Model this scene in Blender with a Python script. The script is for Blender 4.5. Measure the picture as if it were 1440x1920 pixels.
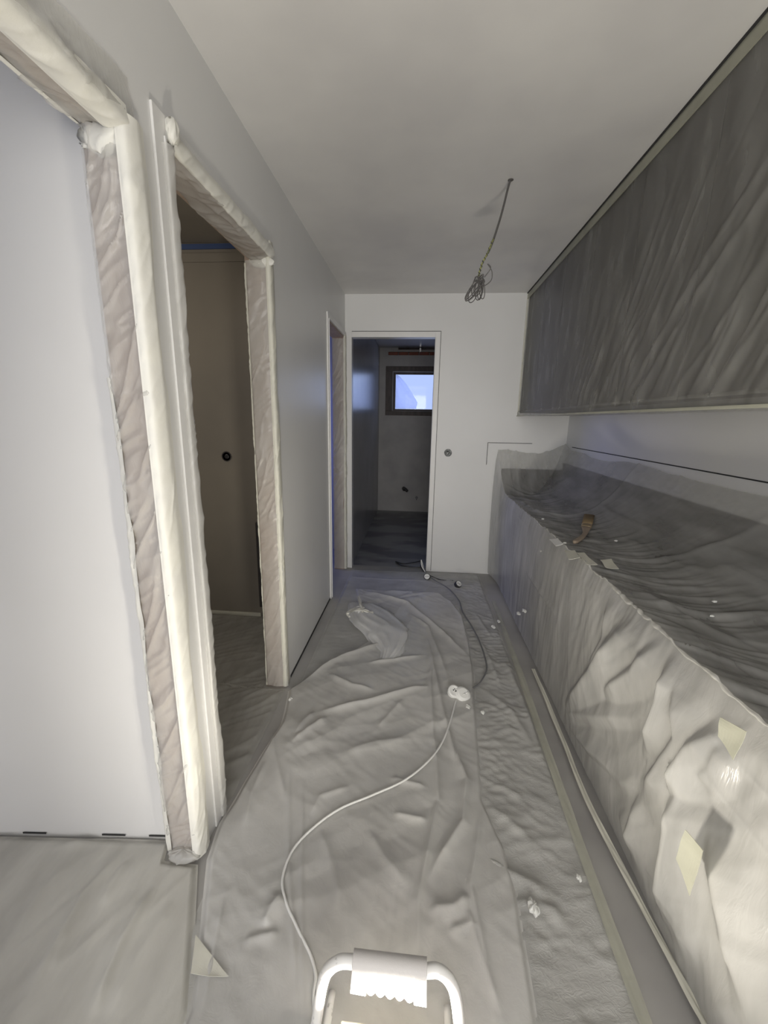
import bpy, bmesh, math
import numpy as np
from mathutils import Vector, Matrix

for o in list(bpy.data.objects): bpy.data.objects.remove(o)
S = bpy.context.scene
COL = S.collection

# ------------------------------------------------------------------ camera
F_PX = 771.7; CZ = 1.41
YAW, PIT, ROL = map(math.radians, (4.7166, 12.6975, 0.9507))
cf = np.array([-math.sin(YAW)*math.cos(PIT), math.cos(YAW)*math.cos(PIT), -math.sin(PIT)])
cr0 = np.array([math.cos(YAW), math.sin(YAW), 0.0]); cu0 = np.cross(cr0, cf)
cr = cr0*math.cos(ROL) + cu0*math.sin(ROL); cu = cu0*math.cos(ROL) - cr0*math.sin(ROL)
cam = bpy.data.cameras.new('camera'); camo = bpy.data.objects.new('camera', cam); COL.objects.link(camo)
camo.matrix_world = Matrix(((cr[0], cu[0], -cf[0], 0), (cr[1], cu[1], -cf[1], 0), (cr[2], cu[2], -cf[2], CZ), (0, 0, 0, 1)))
cam.sensor_fit = 'HORIZONTAL'; cam.sensor_width = 36; cam.lens = F_PX*36/1440
cam.clip_start = 0.02; cam.clip_end = 60
S.camera = camo

def at(px, py, ax, v):
    """real-world point where the sight line through a photo pixel meets the plane axis=v"""
    d = cf*F_PX + cr*(px-720) + cu*(960-py)
    c = np.array([0, 0, CZ]); t = (v-c[ax])/d[ax]
    return c + d*t

# ------------------------------------------------------------------ world, exposure, window lights
S.view_settings.view_transform = 'Standard'; S.view_settings.look = 'None'
S.view_settings.gamma = 1; S.view_settings.use_curve_mapping = False
S.view_settings.exposure = 0.12
W = bpy.data.worlds.new('overcast_sky'); S.world = W; W.use_nodes = True
bg = W.node_tree.nodes['Background']; bg.inputs[0].default_value = (0.47, 0.60, 1.0, 1); bg.inputs[1].default_value = 0.95

def area(name, loc, target, sx, sy, power, color):
    l = bpy.data.lights.new(name, 'AREA'); l.shape = 'RECTANGLE'; l.size = sx; l.size_y = sy
    l.energy = power; l.color = color
    o = bpy.data.objects.new(name, l); COL.objects.link(o); o.location = loc
    d = Vector(target) - Vector(loc); o.rotation_euler = d.to_track_quat('-Z', 'Y').to_euler()
    return o
area('daylight_back_window', (0.2, -2.62, 1.55), (0.2, 0.2, 0.35), 1.5, 1.5, 70, (1.0, 0.965, 0.90))
area('daylight_side_room_window', (-2.1, -2.62, 1.45), (-1.3, 0.3, 0.0), 1.7, 1.9, 8.5, (1.0, 0.94, 0.85)).data.spread = math.radians(75)
area('daylight_bathroom_window', (-0.03, 6.62, 1.84), (-0.03, 3.7, 1.80), 1.3, 1.0, 6.2, (0.46, 0.60, 1.0))
area('daylight_blue_room_window', (-2.25, 4.0, 1.4), (-0.80, 4.26, 1.15), 0.4, 1.4, 5, (0.20, 0.25, 1.0)).data.spread = math.radians(90)
area('back_room_fill', (-2.2, 1.5, 2.2), (-1.4, 2.6, 1.0), 0.4, 0.4, 5.0, (1.0, 0.90, 0.76))  # unseen fill light added to lift the dark back room

# ------------------------------------------------------------------ materials
MATS = {}
def nt(name):
    m = bpy.data.materials.new(name); m.use_nodes = True
    t = m.node_tree; t.nodes.clear()
    out = t.nodes.new('ShaderNodeOutputMaterial')
    MATS[name] = m
    return m, t, out
def noise(t, co, scale, detail=3, rough=0.55, dist=0.0):
    n = t.nodes.new('ShaderNodeTexNoise'); n.inputs['Scale'].default_value = scale
    n.inputs['Detail'].default_value = detail; n.inputs['Roughness'].default_value = rough
    n.inputs['Distortion'].default_value = dist
    t.links.new(co, n.inputs['Vector']); return n.outputs['Fac']
def coords(t, scale=(1, 1, 1), rot=(0, 0, 0)):
    g = t.nodes.new('ShaderNodeNewGeometry'); mp = t.nodes.new('ShaderNodeMapping')
    mp.inputs['Scale'].default_value = scale; mp.inputs['Rotation'].default_value = rot
    t.links.new(g.outputs['Position'], mp.inputs['Vector']); return mp.outputs['Vector']
def ramp(t, fac, stops):
    r = t.nodes.new('ShaderNodeValToRGB'); e = r.color_ramp.elements
    while len(e) < len(stops): e.new(0.5)
    for i, (p, c) in enumerate(stops):
        e[i].position = p; e[i].color = (*c, 1)
    t.links.new(fac, r.inputs[0]); return r.outputs[0]
def mat(name, c1, c2=None, scale=4.0, rough=0.5, spec=0.5, bump=0.0, bscale=60, metal=0.0, stretch=(1, 1, 1), lo=0.35, hi=0.65, coat=0.0):
    m, t, out = nt(name)
    p = t.nodes.new('ShaderNodeBsdfPrincipled')
    p.inputs['Roughness'].default_value = rough; p.inputs['Metallic'].default_value = metal
    p.inputs['Specular IOR Level'].default_value = spec; p.inputs['Coat Weight'].default_value = coat
    co = coords(t, stretch)
    if c2 is None: c2 = tuple(x*0.94 for x in c1)
    t.links.new(ramp(t, noise(t, co, scale), [(lo, c1), (hi, c2)]), p.inputs['Base Color'])
    if bump:
        b = t.nodes.new('ShaderNodeBump'); b.inputs['Strength'].default_value = bump; b.inputs['Distance'].default_value = 0.002
        t.links.new(noise(t, co, bscale), b.inputs['Height']); t.links.new(b.outputs[0], p.inputs['Normal'])
    t.links.new(p.outputs[0], out.inputs[0])
    return m
def film(name, opacity, tint=(0.80, 0.80, 0.78), rough=0.28, bump=0.35, bscale=40, stretch=(1, 1, 1), rot=(0, 0, 0), spots=0.0, spec=0.5, dist=0.004, tl=0.25):
    """milky polythene film: part see-through, part diffuse with a sheen and fine crumple relief"""
    m, t, out = nt(name)
    p = t.nodes.new('ShaderNodeBsdfPrincipled'); p.inputs['Roughness'].default_value = rough
    p.inputs['Specular IOR Level'].default_value = spec
    co = coords(t, stretch, rot)
    dark = tuple(x*0.86 for x in tint)
    t.links.new(ramp(t, noise(t, co, 2.2, 4), [(0.35, dark), (0.65, tint)]), p.inputs['Base Color'])
    b = t.nodes.new('ShaderNodeBump'); b.inputs['Strength'].default_value = bump; b.inputs['Distance'].default_value = dist
    n1 = noise(t, co, bscale, 4, 0.6, 1.2)
    ab = t.nodes.new('ShaderNodeMath'); ab.operation = 'SUBTRACT'; ab.inputs[1].default_value = 0.5; t.links.new(n1, ab.inputs[0])
    a2 = t.nodes.new('ShaderNodeMath'); a2.operation = 'ABSOLUTE'; t.links.new(ab.outputs[0], a2.inputs[0])
    t.links.new(a2.outputs[0], b.inputs['Height']); t.links.new(b.outputs[0], p.inputs['Normal'])
    tr = t.nodes.new('ShaderNodeBsdfTranslucent'); tr.inputs[0].default_value = (*tint, 1); t.links.new(b.outputs[0], tr.inputs['Normal'])
    m1 = t.nodes.new('ShaderNodeMixShader'); m1.inputs[0].default_value = tl
    t.links.new(p.outputs[0], m1.inputs[1]); t.links.new(tr.outputs[0], m1.inputs[2])
    tp = t.nodes.new('ShaderNodeBsdfTransparent'); tp.inputs[0].default_value = (0.96, 0.96, 0.95, 1)
    mx = t.nodes.new('ShaderNodeMixShader')
    # opacity wanders a little with how tightly the film clings
    mr = t.nodes.new('ShaderNodeMapRange'); mr.inputs['From Min'].default_value = 0.3; mr.inputs['From Max'].default_value = 0.7
    mr.inputs['To Min'].default_value = max(0, opacity-0.10); mr.inputs['To Max'].default_value = min(1, opacity+0.10)
    t.links.new(noise(t, co, 5, 3), mr.inputs['Value'])
    t.links.new(mr.outputs[0], mx.inputs[0]); t.links.new(tp.outputs[0], mx.inputs[1]); t.links.new(m1.outputs[0], mx.inputs[2])
    t.links.new(mx.outputs[0], out.inputs[0])
    return m

mat('wall_paint', (0.74, 0.74, 0.73), (0.71, 0.71, 0.70), 1.5, rough=0.36, spec=0.36, bump=0.10, bscale=90)
mat('panel_paint', (0.72, 0.715, 0.70), (0.69, 0.685, 0.67), 1.2, rough=0.55, spec=0.3, bump=0.05, bscale=60)
mat('ceiling_paint', (0.75, 0.74, 0.72), (0.67, 0.66, 0.65), 2.3, rough=0.42, spec=0.35, bump=0.08, bscale=50)
mat('back_room_taupe', (0.26, 0.235, 0.20), (0.22, 0.20, 0.175), 1.6, rough=0.75)  # even taupe tone of the back room
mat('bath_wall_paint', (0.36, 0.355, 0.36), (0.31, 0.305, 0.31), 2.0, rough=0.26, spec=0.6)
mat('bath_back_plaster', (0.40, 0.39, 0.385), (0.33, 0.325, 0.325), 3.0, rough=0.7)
mat('room_plaster', (0.6, 0.6, 0.6), rough=0.6)
mat('floor_concrete', (0.42, 0.41, 0.39), (0.32, 0.31, 0.30), 2.5, rough=0.6, bump=0.15, bscale=30)
mat('bath_floor', (0.24, 0.24, 0.245), (0.11, 0.11, 0.12), 1.7, rough=0.35, stretch=(1, 2.2, 1), lo=0.42, hi=0.56)
mat('trim_paint', (0.76, 0.755, 0.74), rough=0.35, bump=0.12, bscale=50)
mat('raw_wood', (0.40, 0.31, 0.25), (0.32, 0.24, 0.19), 4, rough=0.6, stretch=(8, 8, 0.8))
mat('dark_wood', (0.085, 0.068, 0.062), (0.055, 0.045, 0.042), 6, rough=0.6, stretch=(3, 3, 1))
mat('brick_clay', (0.26, 0.09, 0.06), (0.18, 0.075, 0.055), 9, rough=0.9, bump=0.4, bscale=40)
mat('cabinet_front', (0.085, 0.078, 0.070), (0.065, 0.06, 0.055), 3, rough=0.5)
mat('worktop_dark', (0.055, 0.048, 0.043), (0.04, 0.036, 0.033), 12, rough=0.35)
mat('steel', (0.45, 0.45, 0.45), rough=0.3, metal=1.0)
mat('masking_tape', (0.76, 0.75, 0.68), (0.70, 0.69, 0.64), 12, rough=0.6, bump=0.35, bscale=70)
mat('cream_tape', (0.66, 0.65, 0.56), (0.60, 0.59, 0.52), 9, rough=0.55, bump=0.3, bscale=60)
mat('strip_blue', (0.04, 0.08, 0.22), rough=0.5)
mat('dark_gap', (0.03, 0.03, 0.03), rough=0.9)
mat('black_rubber', (0.03, 0.03, 0.032), rough=0.45)
mat('grey_cable', (0.17, 0.17, 0.175), rough=0.5)
mat('white_plastic', (0.78, 0.78, 0.76), rough=0.35)
mat('grey_wire', (0.11, 0.105, 0.10), rough=0.5)
mat('yellow_green_wire', (0.33, 0.33, 0.10), (0.12, 0.13, 0.07), 110, rough=0.5, lo=0.48, hi=0.52)
mat('bristle', (0.34, 0.25, 0.13), (0.27, 0.19, 0.10), 150, rough=0.8, bump=0.5, bscale=300)
mat('ferrule_brass', (0.38, 0.30, 0.20), rough=0.4, metal=0.6)
mat('handle_wood', (0.34, 0.27, 0.20), (0.27, 0.21, 0.16), 20, rough=0.5)
mat('spattered_white', (0.80, 0.79, 0.77), (0.32, 0.31, 0.30), 60, rough=0.4, lo=0.62, hi=0.72, stretch=(1, 1, 0.4))
mat('grip_white', (0.66, 0.635, 0.62), rough=0.55, bump=0.2, bscale=200)
mat('housing_cream', (0.75, 0.70, 0.58), rough=0.4)
mat('box_grey', (0.28, 0.30, 0.29), (0.12, 0.12, 0.12), 70, rough=0.6, lo=0.45, hi=0.55)
mat('dark_box', (0.05, 0.045, 0.045), rough=0.7)
mat('paper_white', (0.74, 0.74, 0.71), rough=0.7)

film('film_floor', 0.84, (0.78, 0.77, 0.745), 0.34, 0.35, 22, spec=0.55)
film('film_floor_rough', 0.76, (0.70, 0.695, 0.67), 0.30, 0.8, 34, stretch=(1, 1.6, 1), spec=0.55)
film('film_floor_near', 0.86, (0.76, 0.745, 0.69), 0.35, 0.4, 12, rot=(0, 0, 0.5), stretch=(2.2, 0.8, 1))
film('film_back_room', 0.45, (0.66, 0.65, 0.61), 0.3, 0.5, 14, rot=(0, 0, -1.0), stretch=(2.5, 0.7, 1))
film('film_counter', 0.44, (0.66, 0.655, 0.63), 0.26, 0.35, 14, rot=(0, 0, 0.75), stretch=(3.0, 0.7, 1))
film('film_front', 0.63, (0.82, 0.815, 0.79), 0.24, 0.4, 12, rot=(0, 0.1, 0), stretch=(1, 2.0, 0.6), spec=0.6)
film('film_upper', 0.28, (0.62, 0.62, 0.59), 0.30, 0.25, 10, stretch=(1, 2.2, 0.8), rot=(0.5, 0, 0))
film('film_wrap', 0.52, (0.80, 0.79, 0.76), 0.25, 0.5, 30, stretch=(1.5, 1.5, 0.5))
film('film_bundle', 0.88, (0.90, 0.90, 0.90), 0.30, 0.5, 30)
film('film_tape_band', 0.55, (0.70, 0.70, 0.58), 0.35, 0.3, 20)
film('film_window', 0.60, (0.38, 0.40, 0.62), 0.5, 0.3, 10, tl=0.8)

# clear window glass
m, t, out = nt('clear_glass')
g = t.nodes.new('ShaderNodeBsdfGlossy'); g.inputs['Roughness'].default_value = 0.05
tp = t.nodes.new('ShaderNodeBsdfTransparent'); mx = t.nodes.new('ShaderNodeMixShader'); mx.inputs[0].default_value = 0.015
t.links.new(tp.outputs[0], mx.inputs[1]); t.links.new(g.outputs[0], mx.inputs[2]); t.links.new(mx.outputs[0], out.inputs[0])
# lit lamp glass
m, t, out = nt('lit_lamp_glass')
e = t.nodes.new('ShaderNodeEmission'); e.inputs[0].default_value = (1.0, 0.90, 0.68, 1); e.inputs[1].default_value = 1.6
t.links.new(e.outputs[0], out.inputs[0])

# ------------------------------------------------------------------ object helpers
def link(name, me, m, parent=None):
    o = bpy.data.objects.new(name, me); COL.objects.link(o)
    if m: me.materials.append(MATS[m])
    if parent is not None: o.parent = parent; o.matrix_parent_inverse = Matrix.Translation(-Vector(parent.location)) if parent.type == 'EMPTY' else Matrix()
    return o
def fin(name, bm, m, parent=None, smooth=False, bevel=0):
    bmesh.ops.recalc_face_normals(bm, faces=bm.faces)
    me = bpy.data.meshes.new(name); bm.to_mesh(me); bm.free()
    if smooth:
        for p in me.polygons: p.use_smooth = True
    o = link(name, me, m, parent)
    if bevel:
        b = o.modifiers.new('bevel', 'BEVEL'); b.width = bevel; b.segments = 2; b.limit_method = 'ANGLE'
    return o
def bx(bm, x0, x1, y0, y1, z0, z1):
    v = [bm.verts.new(p) for p in ((x0, y0, z0), (x1, y0, z0), (x1, y1, z0), (x0, y1, z0), (x0, y0, z1), (x1, y0, z1), (x1, y1, z1), (x0, y1, z1))]
    for f in ((0, 3, 2, 1), (4, 5, 6, 7), (0, 1, 5, 4), (1, 2, 6, 5), (2, 3, 7, 6), (3, 0, 4, 7)): bm.faces.new([v[i] for i in f])
def box(name, x0, x1, y0, y1, z0, z1, m, parent=None, bevel=0.002):
    bm = bmesh.new(); bx(bm, x0, x1, y0, y1, z0, z1); return fin(name, bm, m, parent, bevel=bevel)
def struct(o): o['kind'] = 'structure'; return o
def tag(o, label, cat, group=None):
    o['label'] = label; o['category'] = cat
    if group: o['group'] = group
    return o
def empty(name, loc, label, cat, group=None):
    o = bpy.data.objects.new(name, None); COL.objects.link(o); o.location = loc; o.empty_display_size = 0.05
    return tag(o, label, cat, group)
def holed(name, axis, a0, a1, u0, u1, z0, z1, holes, m, mapf=None):
    """wall slab: thickness a0..a1 on `axis`, runs u0..u1, with rectangular holes (u0,u1,z0,z1)"""
    us = sorted({u0, u1, *[h[0] for h in holes], *[h[1] for h in holes]}); zs = sorted({z0, z1, *[h[2] for h in holes], *[h[3] for h in holes]})
    us = [u for u in us if u0 <= u <= u1]; zs = [z for z in zs if z0 <= z <= z1]
    def solid(i, j):
        if i < 0 or j < 0 or i >= len(us)-1 or j >= len(zs)-1: return False
        uc = (us[i]+us[i+1])/2; zc = (zs[j]+zs[j+1])/2
        return not any(h[0] < uc < h[1] and h[2] < zc < h[3] for h in holes)
    bm = bmesh.new(); cache = {}
    def V(a, u, z):
        k = (a, u, z)
        if k not in cache: cache[k] = bm.verts.new((a, u, z) if axis == 0 else (u, a, z))
        return cache[k]
    for i in range(len(us)-1):
        for j in range(len(zs)-1):
            if not solid(i, j): continue
            A, B, C_, D = us[i], us[i+1], zs[j], zs[j+1]
            for a in (a0, a1): bm.faces.new([V(a, A, C_), V(a, B, C_), V(a, B, D), V(a, A, D)])
            if not solid(i-1, j): bm.faces.new([V(a0, A, C_), V(a1, A, C_), V(a1, A, D), V(a0, A, D)])
            if not solid(i+1, j): bm.faces.new([V(a0, B, C_), V(a1, B, C_), V(a1, B, D), V(a0, B, D)])
            if not solid(i, j-1): bm.faces.new([V(a0, A, C_), V(a1, A, C_), V(a1, B, C_), V(a0, B, C_)])
            if not solid(i, j+1): bm.faces.new([V(a0, A, D), V(a1, A, D), V(a1, B, D), V(a0, B, D)])
    return struct(fin(name, bm, m))
def gridobj(name, P, m, parent=None):
    """P: (nu, nv, 3) array of points -> smooth sheet mesh"""
    nu, nv = P.shape[:2]
    idx = np.arange(nu*nv).reshape(nu, nv)
    q = np.stack([idx[:-1, :-1], idx[1:, :-1], idx[1:, 1:], idx[:-1, 1:]], -1).reshape(-1, 4).astype(np.int32)
    me = bpy.data.meshes.new(name)
    me.vertices.add(nu*nv); me.vertices.foreach_set('co', P.reshape(-1).astype(np.float32))
    me.loops.add(q.size); me.loops.foreach_set('vertex_index', q.reshape(-1))
    me.polygons.add(len(q)); me.polygons.foreach_set('loop_start', np.arange(0, q.size, 4, dtype=np.int32))
    me.polygons.foreach_set('use_smooth', np.ones(len(q), dtype=bool))
    me.update(calc_edges=True); me.validate()
    return link(name, me, m, parent)
def catmull(pts, n=10):
    P = [np.array(p, float) for p in pts]; P = [2*P[0]-P[1]] + P + [2*P[-1]-P[-2]]; out = []
    for i in range(1, len(P)-2):
        for k in range(n):
            t_ = k/n
            out.append(0.5*((2*P[i]) + (P[i+1]-P[i-1])*t_ + (2*P[i-1]-5*P[i]+4*P[i+1]-P[i+2])*t_**2 + (3*P[i]-P[i-1]-3*P[i+1]+P[i+2])*t_**3))
    out.append(P[-2]); return out
def tube(bm, pts, r, seg=8):
    pts = [Vector(p) for p in pts]; prev = None; n = None
    for i, p in enumerate(pts):
        d = (pts[min(i+1, len(pts)-1)] - pts[max(i-1, 0)]).normalized()
        if n is None: n = d.orthogonal().normalized()
        n = (n - d*n.dot(d)).normalized(); b = d.cross(n)
        rr = r(i/(len(pts)-1)) if callable(r) else r
        ring = [bm.verts.new(p + (n*math.cos(k*math.tau/seg) + b*math.sin(k*math.tau/seg))*rr) for k in range(seg)]
        if prev:
            for k in range(seg): bm.faces.new([prev[k], prev[(k+1) % seg], ring[(k+1) % seg], ring[k]])
        else: bm.faces.new(ring[::-1])
        prev = ring
    bm.faces.new(prev)
def tubeobj(name, pts, r, m, parent=None, seg=8):
    bm = bmesh.new(); tube(bm, pts, r, seg); return fin(name, bm, m, parent, smooth=True)
def lathe(name, prof, loc, axis, m, parent=None, seg=28):
    bm = bmesh.new(); rings = []
    q = Vector((0, 0, 1)).rotation_difference(Vector(axis).normalized())
    for r_, h in prof:
        rings.append([bm.verts.new(Vector(loc) + q @ Vector((r_*math.cos(k*math.tau/seg), r_*math.sin(k*math.tau/seg), h))) for k in range(seg)])
    for a, b in zip(rings, rings[1:]):
        for k in range(seg): bm.faces.new([a[k], a[(k+1) % seg], b[(k+1) % seg], b[k]])
    bm.faces.new(rings[0][::-1]); bm.faces.new(rings[-1])
    o = fin(name, bm, m, parent); return o

# relief fields ------------------------------------------------------
def vnoise(x, y, seed):
    xi = np.floor(x).astype(np.int64); yi = np.floor(y).astype(np.int64); fx = x-xi; fy = y-yi
    fx = fx*fx*fx*(fx*(fx*6-15)+10); fy = fy*fy*fy*(fy*(fy*6-15)+10)
    def h(a, b):
        n = (a*374761393 + b*668265263 + seed*1442695041) & 0xffffffff
        n = ((n ^ (n >> 13))*1274126177) & 0xffffffff
        return ((n ^ (n >> 16)) & 0xffff)/65535.0
    return (h(xi, yi)*(1-fx)+h(xi+1, yi)*fx)*(1-fy) + (h(xi, yi+1)*(1-fx)+h(xi+1, yi+1)*fx)*fy
def ridged(x, y, ang, along, across, seed, warp=0.35):
    """thin crests running along `ang`, `along`/`across` = typical length/spacing in metres"""
    c, s = math.cos(ang), math.sin(ang); u = (x*c+y*s)/along; v = (-x*s+y*c)/across
    v = v + warp*2*(vnoise(u*1.3+7, v*0.35+3, seed+5)-0.5)*2
    n = vnoise(u, v, seed); r = 1-np.abs(2*n-1)
    return r**3
def vor(x, y, seed):
    """straight-edged crumple facets: distance to the nearest jittered point"""
    xi = np.floor(x).astype(np.int64); yi = np.floor(y).astype(np.int64); best = np.full(x.shape, 9.0)
    def h(a, b, s_):
        n = (a*374761393 + b*668265263 + s_*1442695041) & 0xffffffff
        n = ((n ^ (n >> 13))*1274126177) & 0xffffffff
        return ((n ^ (n >> 16)) & 0xffff)/65535.0
    for i in (-1, 0, 1):
        for j in (-1, 0, 1):
            cx_ = xi+i; cy_ = yi+j
            best = np.minimum(best, np.hypot(x-(cx_+h(cx_, cy_, seed)), y-(cy_+h(cx_, cy_, seed+77))))
    return best
def crumple(x, y, ang, along, across, seed):
    c, s = math.cos(ang), math.sin(ang); u = (x*c+y*s)/along; v = (-x*s+y*c)/across
    v = v + 0.5*(vnoise(u*0.9, v*0.9, seed+31)-0.5)
    k = np.clip(vnoise(u*0.6+5, v*0.4+9, seed+41)*2-0.45, 0.08, 1)
    return k*vor(u, v, seed)
def crease(x, y, pts, amp, w, fade=True):
    h = np.zeros_like(x); P = [np.array(p[:2], float) for p in pts]
    L = sum(np.linalg.norm(b-a) for a, b in zip(P, P[1:])); acc = 0
    for a, b in zip(P, P[1:]):
        d = b-a; l = np.linalg.norm(d)
        if l < 1e-6: continue
        t_ = np.clip(((x-a[0])*d[0]+(y-a[1])*d[1])/(l*l), 0, 1)
        dist = np.hypot(x-(a[0]+d[0]*t_), y-(a[1]+d[1]*t_))
        s = (acc+t_*l)/L; env = np.clip(np.minimum(s, 1-s)*5, 0.15, 1) if fade else 1.0
        h = np.maximum(h, amp*env*np.exp(-(np.sqrt(dist**2+(w*0.12)**2)/w)**1.25)); acc += l
    return h
def tent(x, y, pts, amp, w):
    """fold with flat flanks: one steep, one long"""
    h = np.zeros_like(x); P = [np.array(p[:2], float) for p in pts]
    L = sum(np.linalg.norm(b-a) for a, b in zip(P, P[1:])); acc = 0
    for a, b in zip(P, P[1:]):
        d = b-a; l = np.linalg.norm(d); t_ = np.clip(((x-a[0])*d[0]+(y-a[1])*d[1])/(l*l), 0, 1)
        ex_ = x-(a[0]+d[0]*t_); ey_ = y-(a[1]+d[1]*t_); dist = np.hypot(ex_, ey_)
        side = (d[0]*ey_-d[1]*ex_) > 0
        s = (acc+t_*l)/L; env = np.clip(np.minimum(s+0.08, 1.08-s)*3, 0.0, 1)
        h = np.maximum(h, amp*env*np.clip(1-(np.sqrt(dist**2+(0.12*w)**2)-0.12*w)/(w*np.where(side, 1.1, 2.6)), 0, 1)); acc += l
    return h
def fl(pts): return [at(px, py, 2, 0.01) for px, py in pts]

# ================================================================== SETTING
XL, XLI, YF, H = -0.669, -0.77, 3.7376, 2.431
XR, XU, XC, HC = 1.27, 0.835, 0.731, 0.790
YJ = 1.03                                   # far jamb of the wide opening
D2 = (1.165, 1.91); D3 = (3.05, 3.70); HD = 2.092
struct(box('floor', -3.4, 1.4, -2.7, YF+0.08, -0.1, 0.0, 'floor_concrete', bevel=0))
struct(box('floor_bathroom', -0.78, 1.4, YF+0.08, 6.45, -0.1, 0.0, 'bath_floor', bevel=0))
struct(box('ceiling', -3.4, 1.4, -2.7, 6.45, H, H+0.1, 'ceiling_paint', bevel=0))
holed('wall_left', 0, XLI, XL, -2.6, YF, 0, H, [(0.15, YJ, 0, 2.06), (D2[0], D2[1], 0, HD), (D3[0], D3[1], 0, HD)], 'wall_paint')
holed('wall_far', 1, YF, YF+0.08, XLI, XR+0.1, 0, H, [(-0.612, 0.102, 0, HD)], 'wall_paint')
struct(box('wall_right', XR, XR+0.1, -2.6, YF, 0, H, 'wall_paint', bevel=0))
holed('wall_back', 1, -2.6, -2.5, -3.4, XR+0.1, 0, H, [(-0.6, 1.0, 0.6, 2.25), (-3.0, -1.2, 0.4, 2.3)], 'panel_paint')
# white wall panel closing the side room (turned very slightly, as the photo shows)
bm = bmesh.new()
q = [(-0.771, 1.062), (-3.3, 0.872), (-3.3, 0.93), (-0.771, 1.12)]
lo_ = [bm.verts.new((x, y, 0.0)) for x, y in q]; hi_ = [bm.verts.new((x, y, H)) for x, y in q]
bm.faces.new(lo_[::-1]); bm.faces.new(hi_)
for i in range(4): bm.faces.new([lo_[i], lo_[(i+1) % 4], hi_[(i+1) % 4], hi_[i]])
struct(fin('wall_side_room', bm, 'panel_paint'))
struct(box('wall_side_room_outer', -3.4, -3.3, -2.5, 2.7, 0, H, 'panel_paint', bevel=0))
struct(box('wall_back_room', -3.3, XLI, 2.665, 2.75, 0, H, 'back_room_taupe', bevel=0))
struct(box('wall_back_room_left', -2.5, -2.42, 1.10, 2.66, 0, H, 'back_room_taupe', bevel=0))
struct(box('wall_back_room_near', -2.42, XLI, 1.124, 1.15, 0, H, 'back_room_taupe', bevel=0))
struct(box('ceiling_back_room', -2.42, XLI-0.001, 1.15, 2.66, H-0.006, H-0.001, 'back_room_taupe', bevel=0))
holed('wall_blue_room_left', 0, -2.55, -2.45, 2.75, 4.4, 0, H, [(2.95, 3.9, 0.7, 2.1)], 'room_plaster')
struct(box('wall_blue_room_far', -2.45, XLI-0.001, 4.3, 4.4, 0, H, 'room_plaster', bevel=0))
struct(box('floor_blue_room', -2.45, -0.78, YF+0.08, 4.3, -0.1, 0, 'floor_concrete', bevel=0))
# bathroom
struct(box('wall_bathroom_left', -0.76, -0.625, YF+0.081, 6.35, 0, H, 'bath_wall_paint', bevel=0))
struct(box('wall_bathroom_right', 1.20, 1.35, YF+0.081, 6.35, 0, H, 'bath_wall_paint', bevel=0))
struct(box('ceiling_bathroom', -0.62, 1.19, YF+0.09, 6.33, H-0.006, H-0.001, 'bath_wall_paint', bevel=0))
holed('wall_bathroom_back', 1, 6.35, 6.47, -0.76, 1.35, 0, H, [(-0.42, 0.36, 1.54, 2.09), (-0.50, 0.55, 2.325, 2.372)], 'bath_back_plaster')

# exposed brick course set in the chased slot above the window
for k in range(7):
    b = box('brick', -0.497+k*0.15, -0.497+k*0.15+0.138, 6.352+0.004*(k % 3), 6.44, 2.328, 2.369, 'brick_clay', bpy.data.objects['wall_bathroom_back'], 0.003)
mo = box('mortar', -0.499, 0.549, 6.442, 6.468, 2.326, 2.371, 'bath_back_plaster', bpy.data.objects['wall_bathroom_back'], 0)
# window 1 (bathroom)
wf = empty('window_1', (-0.03, 6.40, 1.54), '', ''); del wf['label']; del wf['category']; wf['kind'] = 'structure'
bm = bmesh.new()
bx(bm, -0.53, 0.47, 6.335, 6.36, 2.10, 2.17); bx(bm, -0.53, 0.47, 6.335, 6.36, 1.47, 1.535)
bx(bm, -0.53, -0.43, 6.335, 6.36, 1.535, 2.10); bx(bm, 0.37, 0.47, 6.335, 6.36, 1.535, 2.10)
fin('window_casing', bm, 'dark_wood', wf, bevel=0.003)
bm = bmesh.new()
bx(bm, -0.419, 0.359, 6.38, 6.43, 2.06, 2.089); bx(bm, -0.419, 0.359, 6.38, 6.43, 1.541, 1.565)
bx(bm, -0.419, -0.385, 6.38, 6.43, 1.565, 2.06); bx(bm, 0.325, 0.359, 6.38, 6.43, 1.565, 2.06)
fin('window_frame', bm, 'dark_wood', wf, bevel=0.003)
box('pane', -0.386, 0.326, 6.402, 6.406, 1.564, 2.061, 'clear_glass', wf, 0)
# loose film hanging across the window's left half
uu, vv = np.meshgrid(np.linspace(0, 1, 26), np.linspace(0, 1, 30), indexing='ij')
zz = 1.572 + vv*0.48; edge = -0.36 + 0.36*(1-vv)**0.75 - 0.10*np.clip((0.18-vv)*4, 0, 1)
P = np.stack([-0.382 + uu*(edge+0.382), 6.388 - 0.012*np.sin(uu*9+vv*6)*0.6, zz], -1)
tag(gridobj('loose_window_film', P, 'film_window'), 'torn pale film hanging across the lower left of the lit bathroom window', 'plastic film')
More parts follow.
